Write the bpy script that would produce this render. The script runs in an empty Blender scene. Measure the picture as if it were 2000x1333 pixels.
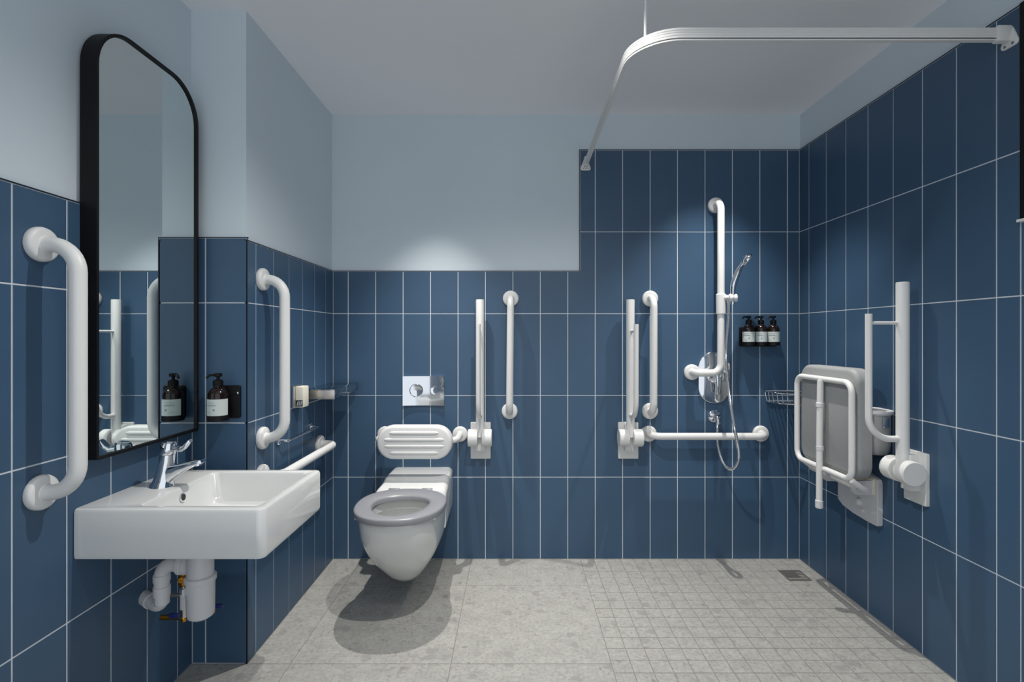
import bpy, bmesh, math, random
from mathutils import Vector, Matrix
random.seed(7)
S = bpy.context.scene
COL = S.collection
PI = math.pi

# ------------------------------------------------------------------ camera
cam_d = bpy.data.cameras.new('camera')
cam = bpy.data.objects.new('camera', cam_d); COL.objects.link(cam)
cam.location = (0, 0, 1.225); cam.rotation_euler = (PI/2, 0, 0)
cam_d.sensor_width = 36; cam_d.sensor_fit = 'HORIZONTAL'
cam_d.lens = 36*993/2000
cam_d.shift_x = -5/2000; cam_d.shift_y = -8.5/2000
cam_d.clip_start = 0.02
S.camera = cam

# ------------------------------------------------------------------ world, lamps, exposure
W = bpy.data.worlds.new('world'); S.world = W; W.use_nodes = True
W.node_tree.nodes['Background'].inputs[0].default_value = (0.8, 0.85, 0.9, 1)
W.node_tree.nodes['Background'].inputs[1].default_value = 0.98
S.view_settings.view_transform = 'Standard'; S.view_settings.look = 'None'
S.view_settings.gamma = 1; S.view_settings.use_curve_mapping = False
S.view_settings.exposure = 0.3
S.cycles.max_bounces = 10; S.cycles.diffuse_bounces = 6; S.cycles.glossy_bounces = 6

def downlight(x, y, power, size=128, blend=1.0, r=0.012, col=(1, 0.965, 0.92)):
    l = bpy.data.lights.new('downlight_lamp', 'SPOT'); o = bpy.data.objects.new('downlight_lamp', l)
    COL.objects.link(o); o.location = (x, y, 2.445); l.energy = power; l.spot_size = math.radians(size)
    l.spot_blend = blend; l.shadow_soft_size = r; l.color = col
    return o
downlight(-0.42, 2.39, 98, 67)
downlight(1.04, 2.42, 90, 78)
downlight(0.06, 1.43, 84, 142)
downlight(-0.45, 0.75, 8, 140)
downlight(0.95, 0.75, 14, 150)

# ------------------------------------------------------------------ materials
def lin(c):
    return tuple(((v/255)/12.92 if v/255 <= 0.04045 else ((v/255+0.055)/1.055)**2.4) for v in c) + (1,)
def mat(name, rgb, rough=0.5, metal=0.0, var=0.04, scale=40, bump=0.0, rand=0.0, spec=0.5, coat=0.0, trans=0.0, bscale=None):
    m = bpy.data.materials.new(name); m.use_nodes = True
    nt = m.node_tree; N = nt.nodes; L = nt.links; b = N['Principled BSDF']
    b.inputs['Roughness'].default_value = rough; b.inputs['Metallic'].default_value = metal
    b.inputs['Specular IOR Level'].default_value = spec
    b.inputs['Coat Weight'].default_value = coat; b.inputs['Coat Roughness'].default_value = 0.05
    b.inputs['Transmission Weight'].default_value = trans
    tc = N.new('ShaderNodeTexCoord'); nz = N.new('ShaderNodeTexNoise')
    nz.inputs['Scale'].default_value = scale; nz.inputs['Detail'].default_value = 3
    L.new(tc.outputs['Object'], nz.inputs['Vector'])
    hsv = N.new('ShaderNodeHueSaturation'); hsv.inputs['Color'].default_value = lin(rgb)
    mr = N.new('ShaderNodeMapRange'); mr.inputs['From Min'].default_value = 0.3; mr.inputs['From Max'].default_value = 0.7
    mr.inputs['To Min'].default_value = 1-var; mr.inputs['To Max'].default_value = 1+var
    L.new(nz.outputs['Fac'], mr.inputs['Value'])
    if rand:
        oi = N.new('ShaderNodeObjectInfo'); m2 = N.new('ShaderNodeMapRange')
        m2.inputs['To Min'].default_value = 1-rand; m2.inputs['To Max'].default_value = 1+rand
        L.new(oi.outputs['Random'], m2.inputs['Value'])
        mu = N.new('ShaderNodeMath'); mu.operation = 'MULTIPLY'
        L.new(mr.outputs[0], mu.inputs[0]); L.new(m2.outputs[0], mu.inputs[1]); L.new(mu.outputs[0], hsv.inputs['Value'])
    else:
        L.new(mr.outputs[0], hsv.inputs['Value'])
    L.new(hsv.outputs[0], b.inputs['Base Color'])
    if bump:
        n2 = nz
        if bscale:
            n2 = N.new('ShaderNodeTexNoise'); n2.inputs['Scale'].default_value = bscale; n2.inputs['Detail'].default_value = 2
            L.new(tc.outputs['Object'], n2.inputs['Vector'])
        bp = N.new('ShaderNodeBump'); bp.inputs['Strength'].default_value = bump; bp.inputs['Distance'].default_value = 0.002
        L.new(n2.outputs['Fac'], bp.inputs['Height']); L.new(bp.outputs[0], b.inputs['Normal'])
    return m

M = {}
M['tile'] = mat('blue_glazed_tile', (57, 85, 112), 0.42, var=0.03, scale=6, rand=0.05, bump=0.05, bscale=18)
M['grout'] = mat('pale_grout', (205, 212, 218), 0.9)
M['paint'] = mat('pale_blue_paint', (206, 217, 224), 0.75, var=0.012, scale=3, bump=0.03, bscale=300)
M['ceiling'] = mat('ceiling_paint', (238, 238, 240), 0.85, var=0.01, scale=3)
M['white'] = mat('white_powder_coat', (221, 221, 219), 0.4, var=0.01)
M['plastic'] = mat('white_plastic', (210, 210, 212), 0.4, var=0.01)
M['cream'] = mat('cream_plastic', (226, 222, 205), 0.45, var=0.02)
M['ceramic'] = mat('white_ceramic', (218, 219, 217), 0.12, var=0.005, coat=0.3)
M['chrome'] = mat('chrome', (225, 228, 232), 0.06, 1.0, var=0.0)
M['polished'] = mat('polished_steel', (200, 202, 205), 0.09, 1.0, var=0.0)
M['steel'] = mat('brushed_steel', (214, 208, 202), 0.34, 1.0, var=0.05, scale=120)
M['darksteel'] = mat('drain_steel', (112, 110, 107), 0.5, 0.2, var=0.05)
M['black'] = mat('black_metal', (10, 10, 12), 0.5, var=0.02, spec=0.25)
M['blacktrim'] = mat('dark_tile_trim', (34, 44, 58), 0.4, 0.3)
M['mirror'] = mat('mirror_silver', (214, 222, 222), 0.0, 1.0, var=0.0)
M['seatgrey'] = mat('grey_seat_plastic', (142, 143, 148), 0.32, var=0.01)
M['padgrey'] = mat('grey_pad', (150, 152, 152), 0.55, var=0.03, scale=90)
M['amber'] = mat('dark_amber_glass', (24, 12, 8), 0.12, var=0.02, coat=0.0)
M['label'] = mat('pale_label', (188, 197, 195), 0.7, var=0.02)
M['ink'] = mat('grey_ink', (120, 134, 132), 0.7)
M['darkink'] = mat('dark_ink', (38, 42, 50), 0.6)
M['brass'] = mat('brass', (196, 142, 52), 0.22, 1.0, var=0.05)
M['bluecap'] = mat('blue_handle', (30, 42, 110), 0.4)
M['rubber_shade'] = mat('dark_rubber_and_shade', (40, 40, 42), 0.6)  # screw caps, and the dark fill painted for shade in openings
M['door'] = mat('door_paint', (150, 158, 166), 0.5)
M['glassdark'] = mat('dark_window_glass', (8, 9, 11), 0.08)

def terrazzo(name, base=(159, 158, 153)):
    m = bpy.data.materials.new(name); m.use_nodes = True
    nt = m.node_tree; N = nt.nodes; L = nt.links; b = N['Principled BSDF']
    geo = N.new('ShaderNodeNewGeometry')
    oi = N.new('ShaderNodeObjectInfo'); cmb = N.new('ShaderNodeVectorMath'); cmb.operation = 'MULTIPLY_ADD'
    L.new(oi.outputs['Random'], cmb.inputs[0]); cmb.inputs[1].default_value = (13.1, 7.7, 0); L.new(geo.outputs['Position'], cmb.inputs[2])
    n0 = N.new('ShaderNodeTexNoise'); n0.inputs['Scale'].default_value = 14; n0.inputs['Detail'].default_value = 5
    L.new(cmb.outputs[0], n0.inputs['Vector'])
    r0 = N.new('ShaderNodeValToRGB'); e = r0.color_ramp.elements
    e[0].position = 0.3; e[0].color = lin([c-5 for c in base]); e[1].position = 0.7; e[1].color = lin([min(255, c+8) for c in base])
    L.new(n0.outputs['Fac'], r0.inputs[0])
    nf = N.new('ShaderNodeTexNoise'); nf.inputs['Scale'].default_value = 75; nf.inputs['Detail'].default_value = 4
    L.new(cmb.outputs[0], nf.inputs['Vector'])
    mf = N.new('ShaderNodeMapRange'); mf.inputs['From Min'].default_value = 0.3; mf.inputs['From Max'].default_value = 0.7
    mf.inputs['To Min'].default_value = 0.84; mf.inputs['To Max'].default_value = 1.14; L.new(nf.outputs['Fac'], mf.inputs['Value'])
    hs = N.new('ShaderNodeHueSaturation'); L.new(r0.outputs[0], hs.inputs['Color']); L.new(mf.outputs[0], hs.inputs['Value'])
    col = hs.outputs[0]
    for sc, thr, dark, sel in ((16, 0.34, (140, 138, 134), 0.30), (30, 0.38, (172, 171, 166), 0.35), (22, 0.20, (112, 110, 107), 0.10), (55, 0.30, (116, 113, 109), 0.14)):
        v = N.new('ShaderNodeTexVoronoi'); v.inputs['Scale'].default_value = sc; v.inputs['Randomness'].default_value = 1
        n1 = N.new('ShaderNodeTexNoise'); n1.inputs['Scale'].default_value = sc*1.2
        L.new(cmb.outputs[0], n1.inputs['Vector'])
        mx = N.new('ShaderNodeVectorMath'); mx.operation = 'MULTIPLY_ADD'
        L.new(n1.outputs['Color'], mx.inputs[0]); mx.inputs[1].default_value = (0.05, 0.05, 0.05); L.new(cmb.outputs[0], mx.inputs[2])
        L.new(mx.outputs[0], v.inputs['Vector'])
        lt = N.new('ShaderNodeMapRange'); lt.inputs['From Min'].default_value = thr+0.06; lt.inputs['From Max'].default_value = thr-0.06
        L.new(v.outputs['Distance'], lt.inputs['Value'])
        sep = N.new('ShaderNodeSeparateColor'); L.new(v.outputs['Color'], sep.inputs[0])
        ls = N.new('ShaderNodeMath'); ls.operation = 'LESS_THAN'; L.new(sep.outputs[0], ls.inputs[0]); ls.inputs[1].default_value = sel
        mu = N.new('ShaderNodeMath'); mu.operation = 'MULTIPLY'; L.new(lt.outputs[0], mu.inputs[0]); L.new(ls.outputs[0], mu.inputs[1])
        m2 = N.new('ShaderNodeMath'); m2.operation = 'MULTIPLY'; L.new(mu.outputs[0], m2.inputs[0]); m2.inputs[1].default_value = 0.6
        mix = N.new('ShaderNodeMix'); mix.data_type = 'RGBA'
        L.new(m2.outputs[0], mix.inputs['Factor']); L.new(col, mix.inputs['A']); mix.inputs['B'].default_value = lin(dark)
        col = mix.outputs['Result']
    L.new(col, b.inputs['Base Color']); b.inputs['Roughness'].default_value = 0.6
    return m
M['floor'] = terrazzo('terrazzo_tile')
M['fgrout'] = mat('floor_grout', (136, 134, 130), 0.9)

# ------------------------------------------------------------------ helpers
def link(name, bm, m, parent=None, smooth=True, angle=35):
    me = bpy.data.meshes.new(name)
    bmesh.ops.recalc_face_normals(bm, faces=bm.faces)
    bm.to_mesh(me); bm.free()
    if smooth:
        for p in me.polygons: p.use_smooth = True
        me.set_sharp_from_angle(angle=math.radians(angle))
    me.materials.append(M[m] if isinstance(m, str) else m)
    o = bpy.data.objects.new(name, me); COL.objects.link(o)
    if parent: o.parent = parent
    return o
def thing(name, label, cat, loc, rz=0, group=None):
    o = bpy.data.objects.new(name, None); COL.objects.link(o); o.empty_display_size = 0.05
    o.location = loc; o.rotation_euler = (0, 0, rz); o['label'] = label; o['category'] = cat
    if group: o['group'] = group
    return o
def tag(o, label, cat, group=None):
    o['label'] = label; o['category'] = cat
    if group: o['group'] = group
    return o
def struct(o, label=None):
    o['kind'] = 'structure'
    if label: o['label'] = label
    return o
def NB(): return bmesh.new()
def box(bm, x0, x1, y0, y1, z0, z1, bev=0, seg=2):
    vs = [bm.verts.new((x, y, z)) for x in (x0, x1) for y in (y0, y1) for z in (z0, z1)]
    fs = [bm.faces.new([vs[i] for i in f]) for f in ((0,1,3,2),(4,6,7,5),(0,4,5,1),(2,3,7,6),(0,2,6,4),(1,5,7,3))]
    if bev:
        es = {e for f in fs for e in f.edges}
        bmesh.ops.bevel(bm, geom=list(es), offset=bev, segments=seg, affect='EDGES', profile=0.5)
    return bm
def loft(bm, rings, cap0=True, cap1=True, closed=False):
    R = [[bm.verts.new(p) for p in r] for r in rings]
    n = len(R[0])
    pairs = list(zip(R, R[1:])) + ([(R[-1], R[0])] if closed else [])
    for a, b in pairs:
        for i in range(n):
            j = (i+1) % n
            bm.faces.new((a[i], a[j], b[j], b[i]))
    if not closed:
        if cap0: bm.faces.new(R[0][::-1])
        if cap1: bm.faces.new(R[-1])
    return bm
def fillet(pts, r, n=6):
    pts = [Vector(p) for p in pts]
    if not isinstance(r, (list, tuple)): r = [r]*len(pts)
    out = [pts[0]]
    for i in range(1, len(pts)-1):
        a, p, b = pts[i-1], pts[i], pts[i+1]
        d1 = (a-p).normalized(); d2 = (b-p).normalized()
        ang = d1.angle(d2); t = r[i]/math.tan(ang/2)
        c = p + (d1+d2).normalized()*(r[i]/math.sin(ang/2))
        s = p+d1*t-c; e = p+d2*t-c
        tot = s.angle(e); ax = s.cross(e).normalized()
        for k in range(n+1):
            out.append(c + Matrix.Rotation(tot*k/n, 3, ax) @ s)
    out.append(pts[-1])
    return out
def sweep(bm, path, prof, up=None, caps=True):
    """prof: list of (u,v); or a function i->list"""
    path = [Vector(p) for p in path]
    n = len(path); T = []
    for i in range(n):
        a = path[max(0, i-1)]; b = path[min(n-1, i+1)]
        T.append((b-a).normalized())
    if up is None:
        u = T[0].orthogonal().normalized()
    rings = []
    for i in range(n):
        if up is not None:
            v = Vector(up); uu = T[i].cross(v).normalized(); vv = uu.cross(T[i]).normalized()
        else:
            if i:
                q = T[i-1].rotation_difference(T[i]); u = (q @ u)
            uu = (u - T[i]*u.dot(T[i])).normalized(); vv = T[i].cross(uu)
        pr = prof(i) if callable(prof) else prof
        sc = 1.0
        if 0 < i < n-1 and up is not None:
            h = (path[i+1]-path[i]).normalized().angle(T[i]); sc = 1/max(0.5, math.cos(h))
        rings.append([path[i] + uu*p[0]*sc + vv*p[1] for p in pr])
    return loft(bm, rings, caps, caps)
def circ(r, n=16, ry=None):
    return [(r*math.cos(2*PI*k/n), (ry or r)*math.sin(2*PI*k/n)) for k in range(n)]
def tube(bm, path, r, n=16):
    if isinstance(r, (list, tuple)): return sweep(bm, path, lambda i: circ(r[i], n))
    return sweep(bm, path, circ(r, n))
def lathe(bm, prof, origin, axis=(0, 0, 1), n=28, sx=1.0):
    """prof list of (radius, h) along axis; open ends capped"""
    ax = Vector(axis).normalized(); u = ax.orthogonal().normalized(); v = ax.cross(u); o = Vector(origin)
    rings = [[o + ax*h + (u*math.cos(2*PI*k/n)*sx + v*math.sin(2*PI*k/n))*max(r, 1e-5) for k in range(n)] for r, h in prof]
    loft(bm, rings)
    bmesh.ops.remove_doubles(bm, verts=bm.verts, dist=1e-5)
    return bm
def rrect(x0, x1, y0, y1, r, n=5):
    """rounded rectangle outline, r: one radius or four (bl, br, tr, tl)"""
    if not isinstance(r, (list, tuple)): r = [r]*4
    C = ((x0+r[0], y0+r[0], PI, r[0]), (x1-r[1], y0+r[1], 1.5*PI, r[1]), (x1-r[2], y1-r[2], 0, r[2]), (x0+r[3], y1-r[3], PI/2, r[3]))
    return [(cx+rr*math.cos(a+PI/2*k/n), cy+rr*math.sin(a+PI/2*k/n)) for cx, cy, a, rr in C for k in range(n+1)]
def slab(bm, outline, conv, t0, t1, bev=0.0, inset=None):
    """extrude a 2D outline; conv(u,v,t)->xyz; bev rounds the t1 rim by insetting about the centroid"""
    cu = sum(p[0] for p in outline)/len(outline); cv = sum(p[1] for p in outline)/len(outline)
    def ins(d):
        o = []
        for u, v in outline:
            l = math.hypot(u-cu, v-cv); k = max(0, (l-d)/l) if l else 1
            o.append((cu+(u-cu)*k, cv+(v-cv)*k))
        return o
    rings = [[conv(u, v, t0) for u, v in outline]]
    sgn = 1 if t1 > t0 else -1
    if bev:
        for k in range(4):
            a = PI/2*k/3
            rings.append([conv(u, v, t1-sgn*bev*(1-math.sin(a))) for u, v in ins(bev*(1-math.cos(a)))])
    else:
        rings.append([conv(u, v, t1) for u, v in outline])
    return loft(bm, rings)
wallconv = lambda u, v, t: (u, -t, v)       # wall-mounted local frame: wall is y=0, out of the wall is -y

# ------------------------------------------------------------------ room dimensions
XL, XR, XP = -1.207, 1.569, -1.0      # left wall, right wall, pier side face
YB, YP, YF = 2.80, 1.903, -0.40       # back wall, pier front, front wall
H = 2.452
TR = 0.4507                            # tile row pitch
ZL, ZH = 1.585, 2.2535                 # tile tops
TT = 0.009                             # tile stands proud of paint
G = 0.0042                             # joint width
XS = 0.3606                            # step in the back wall's tiling
WY0, WY1, WZ0 = 1.02, 1.577, 1.588     # window opening in right wall

# painted structure
b = NB(); box(b, XL-0.12, XR+0.12, YB+TT, YB+0.12, -0.1, H+0.1); wall_back = struct(link('wall_back', b, 'paint', smooth=False), 'pale blue painted back wall with stepped blue tiling')
b = NB(); box(b, XL-0.12, XL-TT, YF, YB+TT, -0.1, H+0.1); wall_left = struct(link('wall_left', b, 'paint', smooth=False), 'pale blue painted left wall over blue tiles')
b = NB(); box(b, XL-TT, XP-TT, YP+TT, YB+TT, 0, H); wall_pier = struct(link('wall_pier', b, 'paint', smooth=False), 'projecting pier with pale blue paint above blue tiles')
b = NB(); zt = ZH+0.006
box(b, XR+TT, XR+0.14, YF, WY0, -0.1, H+0.1); box(b, XR+TT, XR+0.14, WY1, YB+TT, -0.1, H+0.1)
box(b, XR+TT, XR+0.14, WY0, WY1, -0.1, WZ0); box(b, XR+TT, XR+0.14, WY0, WY1, zt, H+0.1)
wall_right = struct(link('wall_right', b, 'paint', smooth=False), 'tall blue tiled right wall with pale painted strip')
b = NB(); box(b, XL-0.12, XR+0.14, YF, YB+0.12, H, H+0.1); struct(link('ceiling', b, 'ceiling', smooth=False), 'plain off white ceiling')
b = NB(); box(b, XL-0.12, XR+0.14, YF, YB+0.12, -0.1, -0.0015); floor = struct(link('floor', b, 'fgrout', smooth=False), 'pale speckled stone-look floor')

# window at the right edge of the picture
b = NB()
out = rrect(WY0, WY1, WZ0, zt, 0.001, 1); inn = rrect(WY0+0.03, WY1-0.03, WZ0+0.03, zt-0.03, 0.001, 1)
loft(b, [[(XR+TT+0.005, u, v) for u, v in out], [(XR-0.002, u, v) for u, v in out], [(XR-0.002, u, v) for u, v in inn], [(XR+0.12, u, v) for u, v in inn]], False, False)
win = struct(link('window_1', b, 'black', smooth=False), 'black framed window at the edge of the right wall')
b = NB(); box(b, XR+0.09, XR+0.10, WY0+0.02, WY1-0.02, WZ0+0.02, zt-0.02); link('pane', b, 'glassdark', win, smooth=False)
b = NB(); box(b, XR-0.012, XR+TT, WY0-0.005, WY1+0.001, WZ0-0.008, WZ0); link('window_sill', b, 'white', win, smooth=False)

# ------------------------------------------------------------------ wall tiles, each its own object
TILE_CACHE = {}
def tile_mesh(w, h, t, m, bev=0.0012):
    k = (round(w, 4), round(h, 4), t, m)
    if k in TILE_CACHE: return TILE_CACHE[k]
    bm = NB()
    r0 = [(-w/2, 0, -h/2), (w/2, 0, -h/2), (w/2, 0, h/2), (-w/2, 0, h/2)]
    r1 = [(x, -(t-bev), z) for x, y, z in r0]
    r2 = [(x-math.copysign(bev, x), -t, z-math.copysign(bev, z)) for x, y, z in r0]
    loft(bm, [r0, r1, r2])
    bmesh.ops.recalc_face_normals(bm, faces=bm.faces)
    me = bpy.data.meshes.new('tile'); bm.to_mesh(me); bm.free(); me.materials.append(M[m]); TILE_CACHE[k] = me
    return me
def tile_wall(parent, cuts, rows, place, rz, hole=None):
    """cuts: column boundaries along the wall; rows: function(mid u)->row boundaries"""
    for a, c in zip(cuts, cuts[1:]):
        if c-a < 0.012: continue
        zs = rows((a+c)/2)
        for z0, z1 in zip(zs, zs[1:]):
            if z1-z0 < 0.02: continue
            aa, cc, zz1 = a, c, z1
            if hole:
                h0, h1, hz = hole
                if z1 > hz+0.001 and c > h0 and a < h1:
                    if z0 >= hz-0.001 or z0 > hz-0.02:
                        if a >= h0 and c <= h1: continue
                        if a < h0: cc = h0
                        else: aa = h1
                        if cc-aa < 0.012: continue
                    elif a >= h0-0.05 and c <= h1+0.05:
                        zz1 = hz-0.008
            me = tile_mesh(cc-aa-G, zz1-z0-G, TT, 'tile')
            o = bpy.data.objects.new('tile', me); COL.objects.link(o); o.parent = parent
            p = place((aa+cc)/2); o.location = (p[0], p[1], (z0+zz1)/2); o.rotation_euler = (0, 0, rz)
def rng(a, step, lo, hi):
    k0 = math.ceil((lo-a)/step+1e-6); out = [lo]
    while a+k0*step < hi-1e-6: out.append(a+k0*step); k0 += 1
    return out+[hi]
def rows_to(top):
    z = [0.0]
    while z[-1]+TR < top-1e-4: z.append(z[-1]+TR)
    return z+[top]
def bed(parent, x0, x1, y0, y1, z0, z1):
    bm = NB(); box(bm, x0, x1, y0, y1, z0, z1); return link('grout_bed', bm, 'grout', parent, smooth=False)
gd = 0.0016
# back wall
cA, cB = -0.9165+8*0.1512, -0.9165+9*0.1512      # the column the step runs through
cuts = rng(-0.9165, 0.1512, XP, XR)
onback = lambda u: (u, YB+TT)
tile_wall(wall_back, [c for c in cuts if c < cA+.001], lambda u: rows_to(ZL), onback, 0)
tile_wall(wall_back, [c for c in cuts if c > cB-.001], lambda u: rows_to(ZH), onback, 0)
tile_wall(wall_back, [cA, cB], lambda u: [0, TR, 2*TR, 3*TR], onback, 0)
tile_wall(wall_back, [XS, cB], lambda u: [4*TR, ZH], onback, 0)
lt = NB(); ol = [(cA+G/2, 3*TR+G/2), (cB-G/2, 3*TR+G/2), (cB-G/2, 4*TR-G/2), (XS+G/2, 4*TR-G/2), (XS+G/2, ZL-G/2), (cA+G/2, ZL-G/2)]
loft(lt, [[(u, YB+TT, v) for u, v in ol], [(u, YB, v) for u, v in ol]])
link('tile', lt, 'tile', wall_back, smooth=False)
bed(wall_back, XP, XS, YB+gd, YB+TT+.001, 0, ZL); bed(wall_back, XS, XR, YB+gd, YB+TT+.001, 0, ZH)
# right wall (runs towards the camera)
cut = rng(2.711, 0.1507, YF, YB)
def rrows(u): return rows_to(ZH)
cutsR = []
for c in cut: cutsR.append(c)
for c in (WY0, WY1):
    cutsR.append(c)
cutsR = sorted(set(cutsR))
def rrows2(u):
    z = rows_to(ZH)
    if WY0 < u < WY1: z = [q for q in z if q < WZ0-0.03]+[WZ0-0.008]
    return z
tile_wall(wall_right, cutsR, rrows2, lambda u: (XR+TT, u), -PI/2)
bed(wall_right, XR+gd, XR+TT+.001, YF, WY0, 0, ZH); bed(wall_right, XR+gd, XR+TT+.001, WY1, YB, 0, ZH); bed(wall_right, XR+gd, XR+TT+.001, WY0, WY1, 0, WZ0-0.008)
# left wall
tile_wall(wall_left, rng(1.222, 0.150, YF, YP), lambda u: rows_to(ZL+0.01), lambda u: (XL-TT, u), PI/2)
bed(wall_left, XL-TT-.001, XL-gd, YF, YP, 0, ZL+0.01)
# pier front and side
tile_wall(wall_pier, [XL, -1.157, XP-0.003], lambda u: rows_to(ZL+0.01), lambda u: (u, YP+TT), 0)
bed(wall_pier, XL, XP-gd, YP+gd, YP+TT+.001, 0, ZL+0.01)
tile_wall(wall_pier, rng(1.968, 0.1445, YP+0.003, YB), lambda u: rows_to(ZL), lambda u: (XP-TT, u), PI/2)
bed(wall_pier, XP-TT-.001, XP-gd, YP+gd, YB, 0, ZL)
# dark metal edge trims
def trim(parent, *a):
    bm = NB(); box(bm, *a); return link('edge_trim', bm, 'blacktrim', parent, smooth=False)
trim(wall_back, XP, XS+0.004, YB-0.0005, YB+TT+.001, ZL, ZL+0.0035)
trim(wall_back, XS-0.0035, XS, YB-0.0005, YB+TT+.001, ZL, ZH+0.0035)
trim(wall_back, XS-0.0035, XR, YB-0.0005, YB+TT+.001, ZH, ZH+0.0035)
trim(wall_right, XR-0.0005, XR+TT+.001, WY1, YB, ZH, ZH+0.0035); trim(wall_right, XR-0.0005, XR+TT+.001, YF, WY0, ZH, ZH+0.0035)
trim(wall_left, XL-TT-.001, XL+0.0005, YF, YP, ZL+0.01, ZL+0.0135)
trim(wall_pier, XL, XP, YP-0.0005, YP+TT+.001, ZL+0.01, ZL+0.0135)
trim(wall_pier, XP-TT-.001, XP+0.0005, YP, YB, ZL, ZL+0.0035)
trim(wall_pier, XP-0.0022, XP+0.0004, YP-0.0004, YP+0.0022, 0, ZL+0.012)

# ------------------------------------------------------------------ floor tiles
def fl_tile(parent, x0, x1, y0, y1, name='floor_tile', g=0.003, t=0.0015):
    me = tile_mesh(x1-x0-g, y1-y0-g, t, 'floor', 0.0006)
    o = bpy.data.objects.new(name, me); COL.objects.link(o); o.parent = parent
    o.location = ((x0+x1)/2, (y0+y1)/2, -0.0015); o.rotation_euler = (-PI/2, 0, 0)
    return o
XW = 0.362; YW = 1.48; MP = 0.073
xs = [XL, -0.838, -0.238, XW]; ys = sorted([YF, 0.106, 0.706, 1.306, YP, 2.503, YB])
for x0, x1 in zip(xs, xs[1:]):
    for y0, y1 in zip(ys, ys[1:]):
        if y0 >= YP-0.01 and x1 < XP: continue
        fl_tile(floor, x0 if y0 < YP-0.01 else max(x0, XP), x1, y0, y1)
for y0, y1 in zip([YF, 0.28], [0.28, 0.88]):
    for x0, x1 in ((XW, 0.962), (0.962, XR)): fl_tile(floor, x0, x1, y0, y1)
ROWS = 17
DX, DY = 1.435, 2.605; DS = 0.058
rest = NB()
r = 0; y = YB
while y > 0.89:
    x = XW; c = 0
    while x < XR-0.012:
        x1 = min(x+MP, XR)
        yc, xc = y-MP/2, (x+x1)/2
        if not (abs(xc-DX) < DS and abs(yc-DY) < DS):
            if r < ROWS:
                fl_tile(floor, x, x1, y-MP, y, 'mosaic_tile', g=0.0032)
            else:
                box(rest, x+.0016, x1-.0016, y-MP+.0016, y-.0016, -0.003, 0.0)
        x += MP
    y -= MP; r += 1
o = link('mosaic_field', rest, 'floor', floor, smooth=False); o['kind'] = 'stuff'

# floor drain
t = thing('floor_drain', 'small square metal drain grate in the mosaic floor corner', 'drain', (DX, DY, 0))
b = NB(); loft(b, [[(u, v, 0.0) for u, v in rrect(-DS, DS, -DS, DS, .003, 1)], [(u, v, .002) for u, v in rrect(-DS, DS, -DS, DS, .003, 1)], [(u, v, .002) for u, v in rrect(-DS+.009, DS-.009, -DS+.009, DS-.009, .003, 1)], [(u, v, -.001) for u, v in rrect(-DS+.009, DS-.009, -DS+.009, DS-.009, .003, 1)]], False, True)
link('frame', b, 'darksteel', t)
b = NB()
for k in range(6): box(b, -DS+.01, DS-.01, -.042+k*.0168-.004, -.042+k*.0168+.004, -.001, .0018)
link('grate', b, 'darksteel', t)

# ------------------------------------------------------------------ grab rails
RG = 'white grab rails'
def flange(parent, x, z, r=0.044, t=0.02):
    bm = NB(); lathe(bm, [(r*.96, 0), (r, .003), (r, t-.008), (r*.95, t-.003), (r*.84, t), (r*.5, t), (r*.46, t+.003), (.012, t+.003)], (x, 0, z), (0, -1, 0), 32)
    return link('flange', bm, 'white', parent)
def grab_rail(label, loc, rz, A, B, stand=0.085, r=0.019, bend=0.055, mid=None, group=RG):
    t = thing('grab_rail', label, 'grab rail', loc, rz, group)
    pts = [(A[0], -0.004, A[1]), (A[0], -stand, A[1])] + ([(q[0], -stand, q[1]) for q in mid] if mid else []) + [(B[0], -stand, B[1]), (B[0], -0.004, B[1])]
    bm = NB(); tube(bm, fillet(pts, bend, 9), r, 20); link('bar', bm, 'white', t)
    flange(t, *A); flange(t, *B)
    return t
grab_rail('white vertical grab rail beside the near edge of the black mirror', (XL, 1.289, 0.83), PI/2, (0, 0), (0, .629), .1, .0195, .07)
grab_rail('white vertical grab rail on the pier between soap bottle and steel shelf', (XP, 2.006, .825), PI/2, (0, 0), (0, .626), .093, .0195, .07)
grab_rail('white horizontal grab rail on the pier below the steel shelf', (XP, 2.0, .678), PI/2, (0, 0), (.593, 0), .083, .0185, .045)
grab_rail('white vertical grab rail on back wall, just right of the rail near the toilet', (-.027, YB, .816), 0, (0, 0), (.006, .618), .085)
grab_rail('white vertical grab rail on back wall left of the shower bar', (.743, YB, .816), 0, (0, 0), (.001, .618), .085)
grab_rail('white horizontal grab rail low on back wall behind the shower hose', (.736, YB, .692), 0, (0, 0), (.615, 0), .085)

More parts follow.
